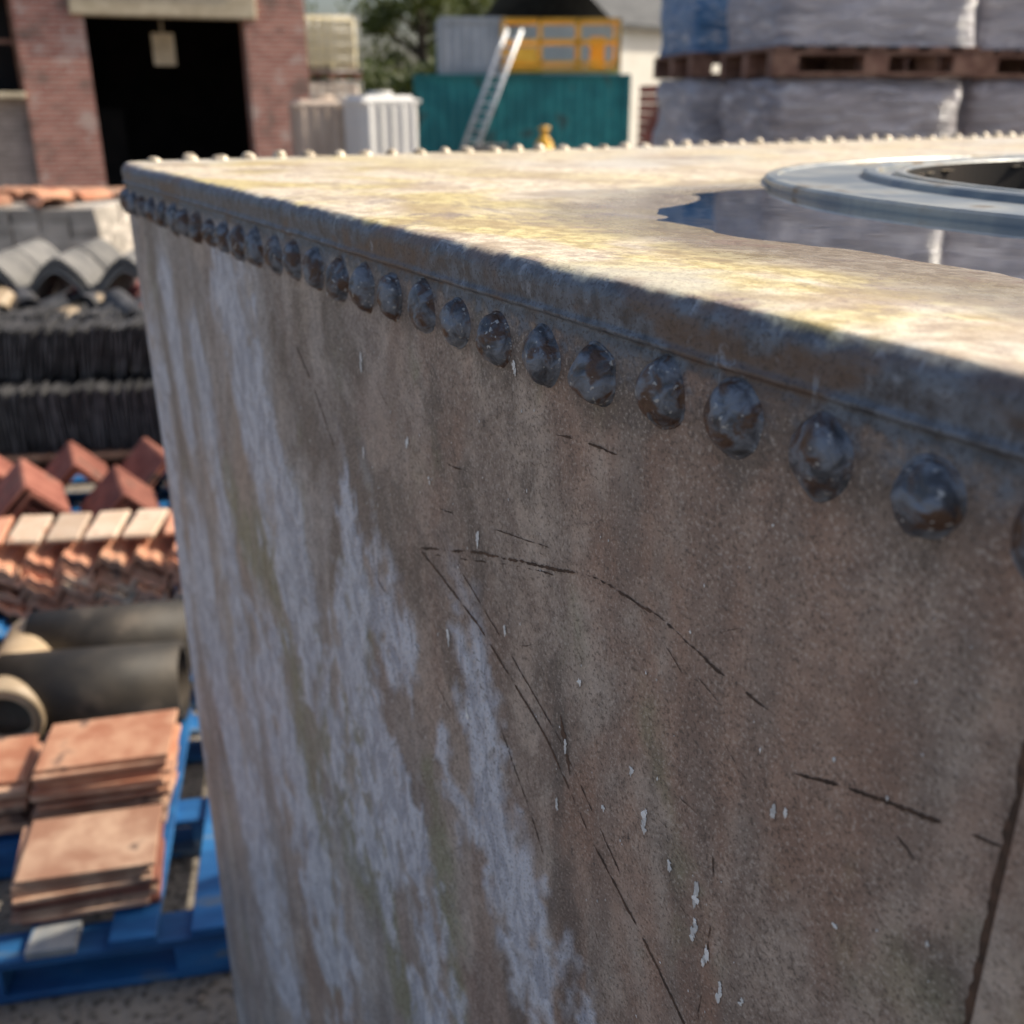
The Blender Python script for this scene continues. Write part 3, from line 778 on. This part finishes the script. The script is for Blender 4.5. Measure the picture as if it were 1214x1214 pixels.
# ------------------------------------------------------------------ wrapped pallet stacks
def wrapmat(name,c1,c2,hi=(.80,.80,.84)):
    t=NT(name); n1=t.noise(6,5,t.map((.5,.5,2.4)),dist=1.6,rough=.62)
    col=t.mix(t.ramp(n1,.35,.65),c1,c2); col=t.mix(t.math('MULTIPLY',t.ramp(n1,.54,.66),.75),col,hi)
    return t.fin(col,.28,0,t.bump(n1,.07,1.0))
wg=wrapmat('grey_shrink_wrap',(.38,.35,.37),(.60,.57,.60)); wb=wrapmat('blue_shrink_wrap',(.06,.22,.48),(.24,.42,.68)); wl=wrapmat('pale_shrink_wrap',(.46,.46,.52),(.70,.68,.72))
def wrapped(name,loc,rz,levels,W=1.0,D=1.2):
    e=empty(name,loc,rz); z=0
    for k,(mt,hh,cont) in enumerate(levels):
        mb=MB()
        for y in(-D/2+.05,0,D/2-.05):
            mb.box((0,y,z+.012),(W,.1,.02))
            for x in(-W/2+.07,0,W/2-.07): mb.box((x,y,z+.064),(.14,.1,.083))
            mb.box((0,y,z+.117),(W,.1,.02))
        for i in range(7): mb.box((-W/2+.05+i*(W-.1)/6,0,z+.139),(.1,D,.02))
        mb.obj('pallet_%d'%k,[woodp],e)
        vs=[];fs=[];nx,nz=14,10
        loop_=[]
        for i in range(nx): loop_.append((-1+2*i/nx,-1))
        for i in range(nx): loop_.append((1,-1+2*i/nx))
        for i in range(nx): loop_.append((1-2*i/nx,1))
        for i in range(nx): loop_.append((-1,1-2*i/nx))
        M_=len(loop_); z0=z+.151
        for j in range(nz+1):
            t=j/nz; zz=z0+t*hh; pin=1-.05*(t>.96)-.02*(t<.04)-.012*(j%3==1)
            for (a,b) in loop_:
                q=Vector((a*W*.49,b*D*.49,zz)); nn=mn.noise(Vector((q.x*3+loc[0],q.y*3+loc[1],q.z*5)))*.06
                rnd=1-.035*(abs(a)>.97 and abs(b)>.97)
                vs.append((q.x*pin*rnd*(1+nn),q.y*pin*rnd*(1+nn),zz+(mn.noise(q*4)*.02 if t>.9 else 0)))
        for j in range(nz):
            for i in range(M_): fs.append((j*M_+i,j*M_+(i+1)%M_,(j+1)*M_+(i+1)%M_,(j+1)*M_+i))
        fs.append(tuple(nz*M_+i for i in range(M_)))
        mb=MB(); mb.add(vs,fs,0,True); mb.obj('wrapped_load_%d'%k,[mt],e)
        z+=.151+hh+.006
    return e
wrapped('shrink_wrapped_pallet_stack',(1.92,6.55,0),.10,[(wg,.86,0),(wg,.93,0),(wl,.9,0)],1.15,1.0)
wrapped('shrink_wrapped_pallet_stack',(1.72,7.95,0),.10,[(wg,.86,0),(wl,.95,0),(wb,.9,0)],1.2,1.1)
wrapped('shrink_wrapped_pallet_stack',(3.10,7.0,0),.05,[(wb,.86,0),(wg,.93,0),(wl,.9,0)],.9,1.0)
wrapped('shrink_wrapped_pallet_stack',(3.1,9.0,0),.1,[(wg,.86,0),(wb,.95,0),(wg,.9,0)],1.2,1.2)
redb=nmat('red_stock_brick',(.34,.09,.06),(.46,.17,.12),5,.85)
mb=MB()
for z in range(25):
    for x in range(4):
        for y in range(5): mb.box((-.36+x*.24,-.46+y*.23,.04+z*.078),(.225,.215,.068),bev=.004,rz=random.uniform(-.03,.03))
mb.obj('brick_stack',[redb],None,(1.70,9.7,.15),.1)
pallet('wooden_pallet',(1.70,9.7,.004),.1,woodp)
mb=MB()
for z in range(36):
    for x in range(4): mb.box((-.3+x*.2,0,.03+z*.078),(.19,.9,.07),bev=.004,rz=random.uniform(-.02,.02))
mb.obj('brick_stack',[redb],None,(4.0,7.4,.15),.1)

# ------------------------------------------------------------------ trees and hedge
def leafmat(name,a,b):
    t=NT(name); g=t.n('ShaderNodeNewGeometry').outputs['Random Per Island']
    col=t.mix(g,a,b); m=t.fin(col,.5,0)
    tl=t.n('ShaderNodeBsdfTranslucent'); t.l(t.mix(g,b,(.32,.36,.08)),tl.inputs[0]); mx=t.n('ShaderNodeMixShader'); mx.inputs[0].default_value=.5
    t.l(t.b.outputs[0],mx.inputs[1]); t.l(tl.outputs[0],mx.inputs[2]); t.l(mx.outputs[0],t.out.inputs[0]); return m
leaf=leafmat('leaf',(.03,.06,.018),(.12,.15,.04)); bark=nmat('bark',(.06,.045,.035),(.11,.085,.065),10,.9)
def tree(name,loc,H,R,n=5200,seed=1):
    rr=random.Random(seed); e=empty(name,loc); mb=MB()
    mb.tube((0,0,0),(.1,0,H*.35),.28,.20,n=10); mb.tube((.1,0,H*.35),(0,.1,H*.8),.20,.06,n=8)
    cl=[]
    for i in range(26):
        a=rr.uniform(0,6.28); h=rr.uniform(.28,.95)*H; rad=R*math.sqrt(max(.08,1-((h/H-.58)/.46)**2))*rr.uniform(.35,1)
        q=Vector((math.cos(a)*rad,math.sin(a)*rad,h)); cl.append((q,rr.uniform(.5,1.25)))
        mb.tube((0.05,0,max(H*.25,h-rad*.7)),q,.07,.02,n=5)
    mb.obj('trunk_and_limbs',[bark],e)
    vs=[];fs=[]
    for i in range(n):
        q,s=rr.choice(cl); d=Vector((rr.gauss(0,1),rr.gauss(0,1),rr.gauss(0,.7)))*s*.5
        c=q+d; u=Vector((rr.gauss(0,1),rr.gauss(0,1),rr.gauss(0,1))).normalized(); v=u.orthogonal().normalized(); w_=rr.uniform(.06,.15)
        k=len(vs); vs+=[c-u*w_*1.5,c+v*w_*.7,c+u*w_*1.5,c-v*w_*.7]; fs.append((k,k+1,k+2,k+3))
    m2=MB(); m2.add(vs,fs); m2.obj('foliage',[leaf],e)
tree('broadleaf_tree',(-3.6,44,0),8.4,2.5,5000,1)
tree('broadleaf_tree',(-10.4,49,0),6.0,2.2,3000,5)
tree('broadleaf_tree',(-.2,50,0),8.0,2.6,4500,2)
tree('broadleaf_tree',(6.4,58,0),8.6,3.2,4000,3)
tree('broadleaf_tree',(-1.4,58,0),8.4,3.0,4000,4)
mb=MB(); rr=random.Random(8); vs=[];fs=[]
for i in range(8000):
    x=rr.uniform(-9,1); c=Vector((x,38+rr.uniform(-.7,.7),rr.uniform(0,2.9+.3*math.sin(x*2)+rr.uniform(-.2,.3)))); u=Vector((rr.gauss(0,1),rr.gauss(0,1),rr.gauss(0,1))).normalized(); v=u.orthogonal().normalized(); k=len(vs)
    vs+=[c-u*.16,c+v*.09,c+u*.16,c-v*.09]; fs.append((k,k+1,k+2,k+3))
mb.add(vs,fs); mb.obj('hedge',[leaf])
mb=MB()
for i in range(150): mb.box((-30+i*.42,60,1.2),(.40,.03,2.4+random.uniform(-.03,.03)))
for z in(.5,1.9): mb.box((0,60.05,z),(63,.06,.1))
mb.obj('timber_fence',[woodp])
